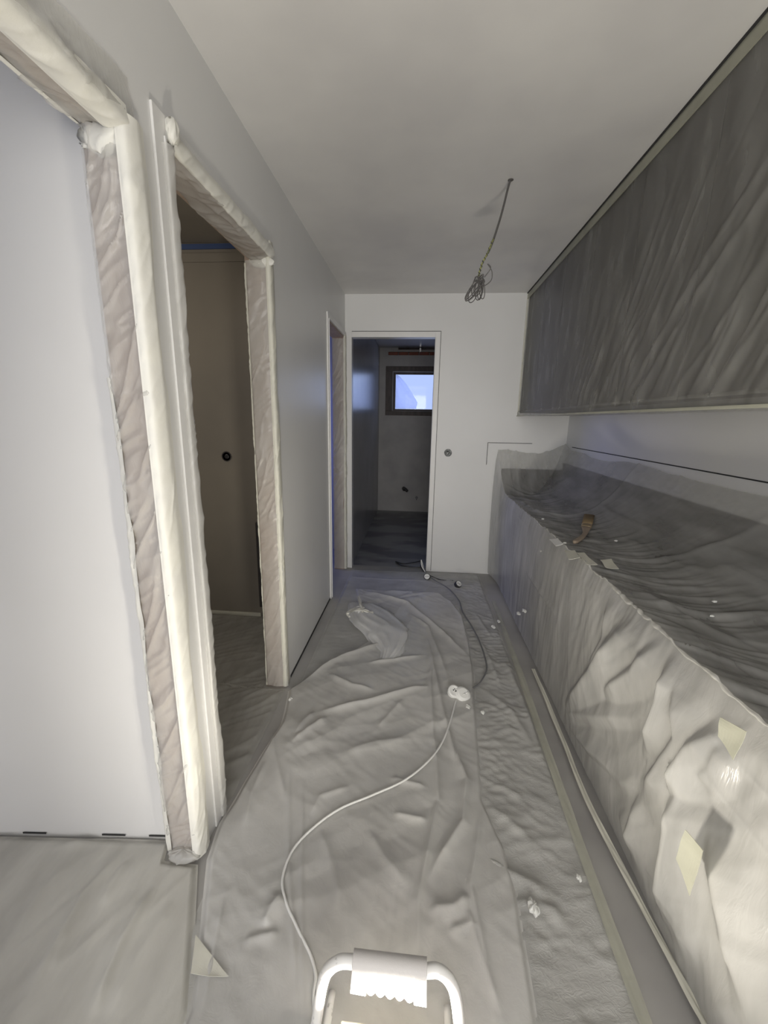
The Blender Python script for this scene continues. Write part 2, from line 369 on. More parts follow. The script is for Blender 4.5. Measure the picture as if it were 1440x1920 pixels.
# pipe stubs and a hook on the bathroom back wall
c = at(757, 916, 1, 6.34)
pe = empty('pipe_outlet', (c[0], 6.35, c[2]), 'dark upper pipe outlet low on the bathroom back wall', 'pipe')
lathe('pipe', [(0.030, 0), (0.030, 0.05), (0.024, 0.05), (0.022, 0.01)], (c[0], 6.35, c[2]), (0.2, -1, -0.1), 'black_rubber', pe)
lathe('elbow', [(0.022, 0), (0.022, 0.05), (0.014, 0.06)], (c[0]+0.02, 6.31, c[2]), (0.8, -0.3, -0.7), 'black_rubber', pe)
c = at(781, 933, 1, 6.34)
pe = empty('valve', (c[0], 6.35, c[2]), 'small grey valve stub just above the bathroom floor', 'valve')
lathe('valve_body', [(0.018, 0), (0.018, 0.03), (0.012, 0.05)], (c[0], 6.35, c[2]), (0, -1, 0), 'grey_cable', pe)
box('valve_lever', c[0]-0.008, c[0]+0.008, 6.285, 6.297, c[2]-0.03, c[2]+0.02, 'grey_cable', pe, 0.001)
c = at(788, 662, 1, 6.30)
pe = empty('curtain_bracket', (c[0], 6.35, c[2]), 'dark rod bracket under the bathroom ceiling above the window', 'bracket')
tubeobj('rod', [(-0.35, 6.30, 2.405), (0.8, 6.30, 2.405)], 0.012, 'dark_wood', pe)
box('bracket_arm', c[0]-0.012, c[0]+0.012, 6.285, 6.349, 2.36, 2.42, 'steel', pe, 0.002)

# ------------------------------------------------------------------ trims round the openings (painted architraves)
def architrave(name, axis, face, out_, u0, u1, zh, wd, th=0.010, near=True, far=True):
    bm = bmesh.new(); a0, a1 = sorted((face, face+out_))
    def add(ua, ub, za, zb, d=1.0):
        e = (min(face, face+out_*d), max(face, face+out_*d))
        bx(bm, *((e[0], e[1], ua, ub) if axis == 0 else (ua, ub, e[0], e[1])), za, zb)
    if near: add(u0-wd, u0, 0.002, zh+wd); add(u0-0.010, u0-0.002, 0.002, zh, 1.5)
    if far: add(u1, u1+wd, 0.002, zh+wd); add(u1+0.002, u1+0.010, 0.002, zh, 1.5)
    add(u0, u1, zh, zh+wd)
    return struct(fin(name, bm, 'trim_paint', bevel=0.0015))
architrave('trim_1', 0, XL, 0.007, D2[0], D2[1], HD, 0.050, far=False)
architrave('trim_2', 0, XL, 0.010, D3[0], D3[1], HD, 0.036)
architrave('trim_3', 1, YF, -0.008, -0.612, 0.102, HD, 0.044, near=False)
# thin dark shadow gap beside the far doorway frame and under the plasterboard
gb = bmesh.new(); bx(gb, 0.147, 0.150, YF-0.004, YF, 0.01, 2.14); bx(gb, -0.61, 0.150, YF-0.004, YF, 2.138, 2.141)
struct(fin('trim_4', gb, 'dark_gap'))
struct(box('dark_strip_left', XL, XL+0.002, D2[1]+0.07, D3[0]-0.045, 0.0, 0.016, 'dark_gap', bevel=0))  # thin dark strip along the foot of the left wall
gb = bmesh.new()
for xa, xb in ((-1.30, -1.22), (-1.03, -0.95), (-0.87, -0.79)):
    ya = 1.062 - (-0.771-xa)*0.0751; yb = 1.062 - (-0.771-xb)*0.0751
    v = [gb.verts.new(p) for p in ((xa, ya-0.003, 0.013), (xb, yb-0.003, 0.013), (xb, yb-0.003, 0.020), (xa, ya-0.003, 0.020))]; gb.faces.new(v)
struct(fin('dark_dashes_side_room', gb, 'dark_gap'))  # short dark dashes along the foot of the panel
# wooden door linings under the film
def lining(name, y0, y1, zh, near=True, far=True):
    bm = bmesh.new()
    if near: bx(bm, XLI-0.004, XL-0.002, y0, y0+0.012, 0.002, zh-0.012)
    if far: bx(bm, XLI-0.004, XL-0.002, y1-0.012, y1, 0.002, zh-0.012)
    bx(bm, XLI-0.004, XL-0.002, y0, y1, zh-0.012, zh-0.001)
    return struct(fin(name, bm, 'raw_wood'))
lining('door_1', 0.15, YJ, 2.06); lining('door_2', D2[0], D2[1], HD); lining('door_3', D3[0], D3[1], HD)

# ------------------------------------------------------------------ film wrapped round jambs and heads
def wrap(name, prof, s0, s1, vert, m, parent, amp=0.006, seed=1, ang=1.2, ends=0.0, n=None, base=None):
    """prof: 2-D points; vert=True: (x,y) swept in z; vert=False: (x,z) swept in y"""
    pr = catmull(prof, 9); pr = np.array(pr); L = abs(s1-s0); n = n or int(L/0.006)
    s = np.linspace(s0, s1, n); tg = np.gradient(pr, axis=0); tg /= np.linalg.norm(tg, axis=1)[:, None]+1e-9
    nr = np.stack([tg[:, 1], -tg[:, 0]], -1)
    arc = np.concatenate([[0], np.cumsum(np.linalg.norm(np.diff(pr, axis=0), axis=1))])
    A, Sg = np.meshgrid(arc, s, indexing='ij')
    h = np.clip((1-np.linspace(0, 1, len(arc)))*3.2, 0.12, 1)[:, None]*np.clip(np.linspace(0, 1, len(arc))*8, 0.2, 1)[:, None]*amp*(1.4*ridged(A, Sg, ang, 0.25, 0.035, seed) + 0.8*ridged(A, Sg, ang-0.5, 0.12, 0.02, seed+3) + 0.5*vnoise(A*14, Sg*7, seed+9))
    wob = 0.008*(vnoise(np.zeros_like(s), s*3.1, seed+20)-0.5) + 0.005*(vnoise(np.zeros_like(s), s*11, seed+21)-0.5)
    D = nr[:, None, :]*h[:, :, None]; XY = pr[:, None, :] + D
    k = np.linspace(0, 1, len(arc)); edge = (k**6)[:, None, None]*wob[None, :, None]*tg[-1][None, None, :]*3
    XY = XY + edge
    P = np.zeros(XY.shape[:2]+(3,))
    if vert: P[..., 0] = XY[..., 0]; P[..., 1] = XY[..., 1]; P[..., 2] = Sg
    else: P[..., 0] = XY[..., 0]; P[..., 2] = XY[..., 1]; P[..., 1] = Sg
    return gridobj(name, P, m, parent)

def clump(name, c, rx, ry, rz, m, parent, seed=0, amp=0.35):
    u, v = np.meshgrid(np.linspace(0, math.tau, 49), np.linspace(0.02, math.pi-0.02, 28), indexing='ij')
    r_ = 1 + amp*(ridged(np.cos(u)*2+v, np.sin(u)*2+v*0.7, 0.7, 1.6, 0.7, seed)-0.3)
    P = np.stack([c[0]+rx*r_*np.cos(u)*np.sin(v), c[1]+ry*r_*np.sin(u)*np.sin(v), c[2]+rz*r_*np.cos(v)], -1)
    P[-1] = P[0]
    return gridobj(name, P, m, parent)

w1 = empty('wrapped_jamb_film', (XL, YJ, 0), 'crinkled film and tape wrapped round the jamb beside the large white panel', 'plastic film', 'film wraps on the left openings')
wrap('film', [(XLI-0.012, YJ-0.010), (XLI+0.02, YJ-0.018), (XL-0.04, YJ-0.018), (XL-0.012, YJ-0.018), (XL+0.001, YJ-0.015), (XL+0.002, YJ-0.004)], 0.012, 2.03, True, 'film_wrap', w1, 0.007, 3, ang=1.15)
wrap('tape_strip', [(XL-0.014, YJ-0.032), (XL+0.006, YJ-0.026), (XL+0.015, YJ+0.002), (XL+0.013, YJ+0.024)], 0.012, 2.05, True, 'masking_tape', w1, 0.002, 8, ang=1.4)
wrap('tape_strip', [(XLI-0.012, YJ-0.002), (XLI-0.012, YJ-0.012), (XLI+0.002, YJ-0.020)], 0.012, 1.5, True, 'masking_tape', w1, 0.003, 9, ang=1.4)
clump('film_puddle', (XL-0.045, YJ-0.035, 0.028), 0.050, 0.026, 0.020, 'film_wrap', w1, 21, 0.22)
w2 = empty('wrapped_header_film', (XL, 0.3, 2.06), 'crinkled film and tape along the header above the large opening, top left', 'plastic film', 'film wraps on the left openings')
wrap('film', [(XLI-0.010, 2.075), (XLI-0.004, 2.040), (XLI+0.04, 2.036), (XL-0.03, 2.036), (XL+0.002, 2.040), (XL+0.004, 2.075), (XL+0.002, 2.125)], 0.16, YJ+0.006, False, 'film_wrap', w2, 0.007, 13, ang=1.3)
wrap('tape_strip', [(XLI+0.004, 2.030), (XLI-0.012, 2.034), (XLI-0.014, 2.060)], 0.16, YJ-0.01, False, 'masking_tape', w2, 0.002, 14)
wrap('tape_strip', [(XL-0.040, 2.022), (XL-0.01, 2.020), (XL+0.009, 2.032), (XL+0.010, 2.058)], 0.16, YJ-0.02, False, 'masking_tape', w2, 0.0025, 15)
clump('tape_wad', (XL-0.052, YJ-0.018, 2.006), 0.050, 0.014, 0.030, 'masking_tape', w2, 4)

w3 = empty('doorway_head_film', (XL, 1.5, HD), 'rolled film and tape along the head of the dark doorway', 'plastic film', 'film wraps on the left openings')
wrap('film', [(XLI+0.004, HD-0.006), (XLI+0.03, HD-0.020), (XL-0.02, HD-0.020), (XL+0.008, HD-0.012), (XL+0.012, HD+0.010)], D2[0]+0.01, D2[1]-0.006, False, 'film_wrap', w3, 0.006, 23, ang=1.45)
wrap('rolled_edge', [(XL+0.004, HD-0.018), (XL+0.014, HD-0.017), (XL+0.020, HD+0.004), (XL+0.014, HD+0.024), (XL+0.006, HD+0.026)], D2[0]+0.012, D2[1]+0.004, False, 'masking_tape', w3, 0.003, 25, ang=1.2)
clump('tape_wad', (XL+0.016, D2[0]+0.015, HD+0.022), 0.014, 0.018, 0.026, 'masking_tape', w3, 7)
clump('tape_wad', (XL-0.03, D2[1]-0.012, HD-0.035), 0.052, 0.014, 0.022, 'masking_tape', w3, 9)
w4 = empty('doorway_jamb_film', (XL, D2[1], 0), 'milky film over the brown far jamb of the dark doorway', 'plastic film', 'film wraps on the left openings')
wrap('film', [(XLI-0.002, D2[1]-0.014), (XLI+0.03, D2[1]-0.020), (XL-0.03, D2[1]-0.020), (XL+0.003, D2[1]-0.018)], 0.012, HD-0.03, True, 'film_wrap', w4, 0.006, 33, ang=1.15)
wrap('tape_strip', [(XL-0.010, D2[1]-0.022), (XL+0.006, D2[1]-0.018), (XL+0.009, D2[1]+0.004), (XL+0.005, D2[1]+0.036)], 0.010, HD+0.045, True, 'cream_tape', w4, 0.003, 35, ang=1.4)
wrap('tape_strip', [(XLI+0.004, D2[1]-0.022), (XLI-0.006, D2[1]-0.020), (XLI-0.008, D2[1]-0.004)], 0.010, HD-0.04, True, 'cream_tape', w4, 0.003, 36)
w4b = empty('doorway_near_jamb_film', (XL, D2[0], 0), 'narrow film edge on the near jamb of the dark doorway', 'plastic film', 'film wraps on the left openings')
wrap('film', [(XL+0.006, D2[0]-0.020), (XL+0.016, D2[0]-0.008), (XL+0.014, D2[0]+0.006), (XL-0.01, D2[0]+0.018), (XLI+0.02, D2[0]+0.018)], 0.012, HD-0.02, True, 'film_wrap', w4b, 0.004, 43, ang=1.5)
w5 = empty('blue_doorway_film', (XL, D3[1], 0), 'film over the brown far jamb of the blue doorway', 'plastic film', 'film wraps on the left openings')
wrap('film', [(XLI-0.002, D3[1]-0.014), (XLI+0.03, D3[1]-0.020), (XL-0.03, D3[1]-0.020), (XL+0.003, D3[1]-0.016)], 0.012, HD-0.02, True, 'film_wrap', w5, 0.004, 53)
wrap('tape_strip', [(XL-0.006, D3[1]-0.022), (XL+0.010, D3[1]-0.018), (XL+0.014, D3[1]+0.004), (XL+0.012, D3[1]+0.028)], 0.010, HD+0.01, True, 'cream_tape', w5, 0.003, 55)

# ------------------------------------------------------------------ dark back room items
tag(box('blue_strip', -2.40, XLI-0.01, 2.655, 2.664, H-0.040, H-0.012, 'strip_blue', bevel=0.001), 'dark blue strip along the top of the dark room wall', 'tape')  # flat dark blue strip just under the ceiling
tag(box('tan_trim_band', -2.40, XLI-0.01, 2.657, 2.664, H-0.110, H-0.062, 'back_room_taupe', bevel=0.001), 'dull tan trim band below the blue strip in the dark room', 'tape')
c = at(424, 856, 1, 2.655)
e_ = empty('socket_box', (c[0], 2.664, c[2]), 'round black empty socket box in the dark room wall', 'socket box')
lathe('rim', [(0.033, 0), (0.033, 0.004), (0.028, 0.005), (0.027, -0.0)], (c[0], 2.664, c[2]), (0, -1, 0), 'dark_box', e_)
lathe('terminal_block', [(0.015, 0), (0.015, 0.007), (0.010, 0.009)], (c[0]+0.003, 2.664, c[2]), (0, -1, 0), 'black_rubber', e_)
a_ = at(478, 980, 1, 2.60); b_ = at(478, 1138, 1, 2.60)
e_ = empty('wall_vent_cabinet', (a_[0]+0.15, 2.66, b_[2]), 'dark flat cabinet hung low on the dark room wall beside the doorway jamb', 'cabinet')
box('body', a_[0], a_[0]+0.30, 2.60, 2.663, b_[2], a_[2], 'dark_box', e_, 0.004)
box('front_panel', a_[0]+0.012, a_[0]+0.288, 2.594, 2.60, b_[2]+0.012, a_[2]-0.012, 'dark_box', e_, 0.002)
tag(box('skirting_tape', -2.40, -1.10, 2.652, 2.664, 0.002, 0.030, 'cream_tape', bevel=0.002), 'pale tape along the foot of the dark room wall', 'tape')

# ------------------------------------------------------------------ far wall switch box
c = at(840, 849, 1, YF)
e_ = empty('switch_box', (c[0], YF, c[2]), 'round open switch box full of wires on the white far wall', 'switch box')
lathe('rim', [(0.034, 0), (0.034, 0.004), (0.029, 0.005), (0.028, 0.001)], (c[0], YF, c[2]), (0, -1, 0), 'box_grey', e_)
for k in range(3):
    a0 = k*2.1+0.4
    tubeobj('wire', catmull([(c[0]+0.02*math.cos(a0), YF-0.005, c[2]+0.02*math.sin(a0)), (c[0]+0.004*k, YF-0.014, c[2]+0.005), (c[0]-0.018*math.cos(a0+0.6), YF-0.006, c[2]-0.018*math.sin(a0+0.6))], 6), 0.0028, ('white_plastic', 'dark_box', 'grey_wire')[k], e_, 6)

# ------------------------------------------------------------------ cabinets under the film
y = -0.75; widths = [0.60]*7 + [0.28]
for k, wd in enumerate(widths):
    nm = ['nearest base cabinet behind film, mostly outside the frame', 'second base cabinet from the viewer behind milky film', 'third base cabinet from the viewer behind milky film', 'fourth base cabinet behind film below the tape scraps', 'fifth base cabinet behind film below the paintbrush', 'sixth base cabinet behind film, towards the far wall', 'seventh base cabinet behind film', 'narrow last base cabinet behind film against the far wall'][k]
    if y + wd > YF-0.01: wd = YF-0.01-y
    if wd < 0.1: break
    e_ = empty('base_cabinet', (1.0, y+wd/2, 0), nm, 'cabinet', 'base cabinets under the film')
    bm = bmesh.new(); bx(bm, 0.755, XR-0.006, y+0.002, y+wd-0.002, 0.10, 0.755); bx(bm, 0.80, XR-0.03, y+0.002, y+wd-0.002, 0.001, 0.10)
    fin('body', bm, 'cabinet_front', e_)
    dr = box('drawer', 0.737, 0.754, y+0.004, y+wd-0.004, 0.605, 0.748, 'cabinet_front', e_, 0.002)
    box('handle', 0.728, 0.736, y+0.12, y+wd-0.12, 0.665, 0.677, 'steel', dr, 0.002)
    dd = box('door', 0.737, 0.754, y+0.004, y+wd-0.004, 0.11, 0.598, 'cabinet_front', e_, 0.002)
    box('handle', 0.728, 0.736, y+0.12, y+wd-0.12, 0.555, 0.567, 'steel', dd, 0.002)
    y += wd
tag(box('worktop', 0.733, XR-0.004, -0.75, YF-0.006, 0.757, HC, 'worktop_dark', bevel=0.003), 'long dark worktop hidden under the draped film on the right', 'worktop')
sp = box('shade_panel', XR-0.014, XR-0.003, -0.75, YF-0.020, HC+0.001, 1.060, 'worktop_dark', bevel=0.002)  # dark panels added to give the shade beneath the draped film
tag(sp, 'dark panel added as shade under the film along the right wall', 'shade_panel')
sp = box('shade_panel', 0.735, XR-0.016, YF-0.016, YF-0.004, HC+0.001, 1.000, 'worktop_dark', bevel=0.002)
tag(sp, 'short dark panel added as shade under the film corner on the white far wall', 'shade_panel')
y = -0.75; k = 0
while y < YF-0.2:
    wd = min(0.90, YF-0.006-y)
    e_ = empty('wall_cabinet', (1.05, y+wd/2, 1.48), ['first wall cabinet, nearest the viewer, under the dark upper film', 'second wall cabinet from the viewer under the dark upper film', 'third wall cabinet from the viewer under the dark upper film', 'fourth wall cabinet under the upper film, before the far wall', 'last narrow wall cabinet under the film, touching the far wall'][min(k, 4)], 'cabinet', 'wall cabinets under the film')
    box('body', 0.868, XR-0.006, y+0.002, y+wd-0.002, 1.482, H-0.004, 'cabinet_front', e_)
    box('door', 0.850, 0.867, y+0.003, y+wd/2-0.002, 1.480, H-0.02, 'cabinet_front', e_)
    if wd > 0.5: box('door', 0.850, 0.867, y+wd/2+0.002, y+wd-0.003, 1.480, H-0.02, 'cabinet_front', e_)
    y += wd; k += 1

# ------------------------------------------------------------------ upper film curtain
up = empty('wall_cabinet_film', (XU, 1.5, 1.46), 'dark translucent film stretched in slanting creases over the wall cabinets', 'plastic film')
yy, zz = np.meshgrid(np.arange(0.0, YF-0.004, 0.0065), np.arange(1.488, H-0.012, 0.008), indexing='ij')
v_ = (zz-1.488)/(H-1.488)
# creases lean towards the viewer as they rise (fan), fade out towards the ceiling
ang = math.atan2(1.0, -0.62)
low = np.clip(1.15-v_*1.25, 0, 1)*np.clip((3.3-yy)/1.0, 0.12, 1)
h = 0.010*low*ridged(yy, zz, ang, 0.75, 0.055, 61, 0.2) + 0.006*low*ridged(yy, zz, ang-0.1, 0.5, 0.028, 62, 0.2)
h += 0.004*ridged(yy, zz, ang+0.2, 1.2, 0.16, 63) + 0.006*vnoise(yy*2.2, zz*2, 64)
for pts, am in (([(1.835, 1.50), (1.558, 1.782), (1.229, 2.08)], 0.012), ([(1.737, 1.51), (1.45, 1.80), (1.15, 2.05)], 0.011), ([(2.5, 1.50), (2.288, 1.809)], 0.007),
                ([(2.3, 1.50), (2.0, 1.86)], 0.008), ([(2.1, 1.50), (1.755, 1.85)], 0.009), ([(1.5, 1.50), (1.20, 1.82)], 0.009), ([(1.3, 1.50), (1.0, 1.9)], 0.009), ([(3.2, 1.50), (3.1, 1.75)], 0.005)):
    h += crease(yy, zz, pts, am, 0.012)
P = np.stack([XU+0.010-h-0.004*np.sin(v_*math.pi), yy, zz], -1)
gridobj('film', P, 'film_upper', up)
# bottom band with fine pleats, wrapped under the cabinets
yb = np.arange(0.0, YF-0.004, 0.005); prof = [(XU+0.004, 1.500), (XU-0.004, 1.492), (XU-0.006, 1.470), (XU-0.002, 1.459), (XU+0.02, 1.455), (XU+0.30, 1.460), (XR-0.01, 1.462)]
pr = np.array(catmull(prof, 5)); YY = np.broadcast_to(yb[None, :], (len(pr), len(yb)))
pl = 0.003*(vnoise(yb*55, yb*0, 71)-0.5)[None, :]*(pr[:, 1] > 1.4)[:, None]
gridobj('hem_band', np.stack([pr[:, 0][:, None]+pl, YY, pr[:, 1][:, None]+pl*0.4], -1), 'film_upper', up)
bm = bmesh.new(); bx(bm, XU-0.010, XU-0.004, 0.0, YF-0.006, 1.452, 1.461); fin('tape_strip', bm, 'film_tape_band', up)
bm = bmesh.new(); bx(bm, XU-0.002, XU+0.003, 0.0, YF-0.006, H-0.050, H-0.008); fin('tape_strip', bm, 'film_tape_band', up)
bm = bmesh.new(); bx(bm, XU-0.006, XU+0.004, 0.0, YF-0.004, H-0.008, H-0.0005); o = fin('shadow_gap', bm, 'dark_gap', up)
bm = bmesh.new(); bx(bm, XU-0.004, XU+0.010, YF-0.010, YF-0.0005, 1.455, H-0.008); fin('tape_strip', bm, 'cream_tape', up)

# ------------------------------------------------------------------ film draped over the worktop and base cabinets
cfm = empty('worktop_film', (1.0, 1.7, 0), 'translucent film draped from the backsplash over worktop and base cabinet fronts', 'plastic film')
ys = np.linspace(0.10, YF-0.018, 556)
xs = np.concatenate([np.linspace(XR-0.016, 1.12, 22, endpoint=False), np.linspace(1.12, 0.735, 58)])
X, Y = np.meshgrid(xs, ys, indexing='ij')
dx = XR-X; dyf = YF-Y
gx = 0.40*np.clip(1-dx/0.40, 0, 1)**2.3; gy = 0.40*np.clip(1-dyf/0.34, 0, 1)**2.2
wob = 0.03*(vnoise(Y*2.0, X*0, 81)-0.5) - 0.035*np.exp(-((X-1.0)/0.12)**2)*np.clip(1-dyf/0.1, 0, 1) + 0.06*np.exp(-((dx/0.10)**2+(dyf/0.12)**2))
Z = HC+0.012 + np.maximum(gx, gy) + 0.25*np.minimum(gx, gy)*0 + wob*np.clip((np.maximum(gx, gy))/0.3, 0, 1)
a2 = math.atan2(-0.72, 0.69)
flat = np.clip(1-np.maximum(gx, gy)/0.12, 0.15, 1)
Z += flat*(0.010*ridged(X, Y, a2, 0.55, 0.050, 82, 0.25) + 0.006*ridged(X, Y, a2+0.25, 0.4, 0.027, 83, 0.3) + 0.008*vnoise(X*4, Y*3, 84))
Z += 0.012*(1-flat)*ridged(X, Y, 1.57, 0.6, 0.06, 85)
for pts, am in (([at(1100, 1040, 2, .8), at(1250, 1075, 2, .8), at(1440, 1130, 2, .8)], 0.012), ([at(1200, 1130, 2, .8), at(1330, 1165, 2, .8), at(1440, 1190, 2, .8)], 0.011),
                ([at(960, 935, 2, .8), at(1010, 965, 2, .8), at(1120, 985, 2, .8), at(1250, 1000, 2, .8)], 0.013), ([at(1180, 1110, 2, .8), at(1440, 1240, 2, .8)], 0.010)):
    Z += crease(X, Y, pts, am, 0.014)
edge_shift = -0.055*np.clip(1-dyf/0.30, 0, 1)**1.5
X2 = X + edge_shift*np.clip((1.0-X)/0.3, 0, 1)
TOP = np.stack([X2, Y, Z], -1)
# front: from worktop edge to floor
nv = 120; v = np.linspace(0, 1, nv)
V, Y = np.meshgrid(v, ys, indexing='ij')
zt = Z[-1][None, :]; xt = X2[-1][None, :]
zf = zt + (0.018-zt)*V
near = np.clip((1.95-Y)/0.7, 0, 1)
xf = xt - 0.010*np.clip(V*12, 0, 1) - 0.012*np.sin(V*math.pi)
xf = xf - (0.004*crumple(Y, zf, 1.75, 0.6, 0.05, 91) + 0.002*crumple(Y, zf, 1.3, 0.3, 0.02, 92))*np.clip(V*6, 0, 1)
def fr(pts): return [(at(px, py, 0, 0.70)[1], at(px, py, 0, 0.70)[2]) for px, py in pts]
big = np.zeros_like(xf)
for pts, am, w_ in (([(1180, 1165), (1120, 1260), (1060, 1330)], 0.040, 0.030), ([(1228, 1200), (1190, 1260), (1130, 1300)], 0.028, 0.020),
                    ([(1250, 1225), (1240, 1320), (1215, 1415)], 0.040, 0.022), ([(1256, 1235), (1275, 1390), (1240, 1450), (1205, 1500)], 0.035, 0.024),
                    ([(1345, 1375), (1300, 1405), (1275, 1455), (1290, 1520)], 0.045, 0.022), ([(1350, 1380), (1335, 1440), (1300, 1465)], 0.025, 0.015),
                    ([(1055, 1335), (1120, 1345), (1190, 1345)], 0.022, 0.020), ([(1060, 1360), (1140, 1440), (1175, 1470)], 0.018, 0.018),
                    ([(1285, 1470), (1270, 1600), (1235, 1730)], 0.050, 0.030), ([(1205, 1505), (1180, 1580), (1200, 1620)], 0.030, 0.022),
                    ([(1135, 1120), (1130, 1200), (1100, 1260)], 0.012, 0.014), ([(985, 1075), (1035, 1150)], 0.008, 0.006), ([(1330, 1560), (1360, 1700), (1400, 1900)], 0.03, 0.03)):
    big = np.maximum(big, tent(Y, zf, fr(pts), am, w_*1.5))
big += near*(0.016*(vnoise(Y*3, zf*3, 95)-0.3) + 0.016*crumple(Y, zf, 1.2, 0.50, 0.18, 96) + 0.010*crumple(Y, zf, 2.2, 0.2, 0.06, 97))
xf = xf - big*np.clip(V*8, 0, 1)*np.clip((1-V)*6, 0, 1)
FR = np.stack([xf, Y, zf], -1)
gridobj('top_film', TOP, 'film_counter', cfm)
gridobj('front_film', FR, 'film_front', cfm)
# scrunched taped ridge along the worktop edge
vt = np.linspace(0, math.tau, 9); ysr = np.arange(0.3, 3.60, 0.006)
rr = 0.0025 + 0.006*(vnoise(ysr*60, ysr*0, 101)*vnoise(ysr*9, ysr*0, 102))*(0.5+np.clip((2.6-ysr)/1.2, 0, 1))
ex = np.interp(ysr, ys, X2[-1]); ez = np.interp(ysr, ys, Z[-1])
P = np.stack([ex[None, :]-0.003+rr[None, :]*np.cos(vt)[:, None], np.broadcast_to(ysr[None, :], (9, len(ysr))), ez[None, :]+0.002+0.7*rr[None, :]*np.sin(vt)[:, None]], -1)
gridobj('scrunched_edge', P, 'film_wrap', cfm)
# cream tape line at the foot of the cabinets, tape patches
def ribbon(name, pts, wd, m, parent=None, normal='z', off=0.0, lift=0.0, n=14, seed=0, th=0.004):
    c_ = np.array(catmull(pts, n)); tg = np.gradient(c_, axis=0); tg /= np.linalg.norm(tg, axis=1)[:, None]+1e-9
    nrm = np.array({'z': (0, 0, 1), 'x': (-1, 0, 0), 'y': (0, -1, 0)}[normal], float)
    sd = np.cross(tg, nrm); sd /= np.linalg.norm(sd, axis=1)[:, None]+1e-9
    k = np.linspace(-0.5, 0.5, 7); rows = []
    s = np.arange(len(c_))*0.05
    for kk in k:
        wv = wd*(1+0.25*(vnoise(s*3, s*0+kk, seed)-0.5))
        rows.append(c_ + sd*(kk*wv)[:, None] + nrm*(lift + th*(vnoise(s*5+kk*3, s*0+kk*4, seed+3)))[:, None])
    return gridobj(name, np.stack(rows, 0), m, parent)
ribbon('tape_strip', [at(1000, 1255, 2, 0.03), at(1050, 1375, 2, 0.03), at(1100, 1500, 2, 0.03), at(1180, 1655, 2, 0.03), at(1310, 1900, 2, 0.03), at(1345, 1980, 2, 0.03)], 0.020, 'cream_tape', cfm, 'z', seed=4, th=0.008)
def patch(name, corners, m, parent=None, th=0.0015, curl=0.0):
    bm = bmesh.new(); C0 = [Vector(c_) for c_ in corners]; n_ = (C0[1]-C0[0]).cross(C0[-1]-C0[0]).normalized()
    if n_.z < 0 or (abs(n_.z) < 0.2 and n_.x > 0): n_ = -n_
    N = 8; g = []
    A, B, Cc, D = (C0 + [C0[-1]])[:4]
    for i in range(N+1):
        row = []
        for j in range(N+1):
            u, v2 = i/N, j/N; p = (A*(1-u)+B*u)*(1-v2) + (D*(1-u)+Cc*u)*v2
            row.append(p + n_*(curl*((u-0.5)**2*4)*0.5 + curl*0.35*math.sin(v2*5+u*3)))
        g.append(row)
    for sgn in (1, -1):
        vs = [[bm.verts.new(p + n_*th*0.5*sgn) for p in row] for row in g]
        for i in range(N):
            for j in range(N): bm.faces.new([vs[i][j], vs[i+1][j], vs[i+1][j+1], vs[i][j+1]])
        if sgn == 1: top_ = vs
        else:
            ring = lambda V_: [V_[i][0] for i in range(N+1)] + [V_[N][j] for j in range(1, N+1)] + [V_[i][N] for i in range(N-1, -1, -1)] + [V_[0][j] for j in range(N-1, 0, -1)]
            a, b = ring(top_), ring(vs)
            for i in range(len(a)): bm.faces.new([a[i], a[(i+1) % len(a)], b[(i+1) % len(a)], b[i]])
    return fin(name, bm, m, parent, smooth=False)
def fp(px, py, x=0.66): return at(px, py, 0, x)
tag(patch('tape_piece', [fp(1353, 1345), fp(1402, 1372), fp(1378, 1425), fp(1347, 1380)], 'film_tape_band', curl=0.004), 'crumpled cream tape patch holding the film at the worktop edge, near right', 'tape')
tag(patch('tape_piece', [fp(1287, 1556, .64), fp(1320, 1595, .64), fp(1296, 1680, .64), fp(1268, 1610, .64)], 'film_tape_band', curl=0.004), 'cream tape patch low on the film of the nearest cabinet', 'tape')

# boundary tape line on the backsplash and far wall
bm = bmesh.new(); bx(bm, XR-0.003, XR-0.0005, 0.4, YF-0.15, 1.205, 1.210); struct(fin('trim_5', bm, 'dark_gap'))
bm = bmesh.new(); bx(bm, 0.60, 0.98, YF-0.003, YF-0.0005, 1.222, 1.226); bx(bm, 0.598, 0.602, YF-0.003, YF-0.0005, 1.03, 1.226); struct(fin('trim_6', bm, 'dark_gap'))

# ------------------------------------------------------------------ floor films
def sheet(name, x0, x1, y0, y1, step, hf, m, label, base=0.004, clipf=None, ymap=None):
    nx = int((x1-x0)/step); ny = int((y1-y0)/step)
    U, Yg = np.meshgrid(np.linspace(0, 1, nx), np.linspace(y0, y1, ny), indexing='ij')
    if clipf: a, b = clipf(Yg); Xg = a + (b-a)*U
    else: Xg = x0 + (x1-x0)*U
    Hh = base + hf(Xg, Yg)
    if ymap: Yd = ymap(Xg, Yg)
    else: Yd = Yg
    e = np.minimum(np.minimum(U, 1-U)*(x1-x0), np.minimum(Yg-y0, y1-Yg))
    Hh = np.maximum(Hh*np.clip(e/0.02, 0.35, 1), 0.0015)
    return tag(gridobj(name, np.stack([Xg, Yd, Hh], -1), m), label, 'plastic film', 'plastic sheets on the floor')
def crs(X, Y, L):
    h = np.zeros_like(X)
    for pts, am, w_ in L: h = np.maximum(h, crease(X, Y, fl(pts), am, w_))
    return h
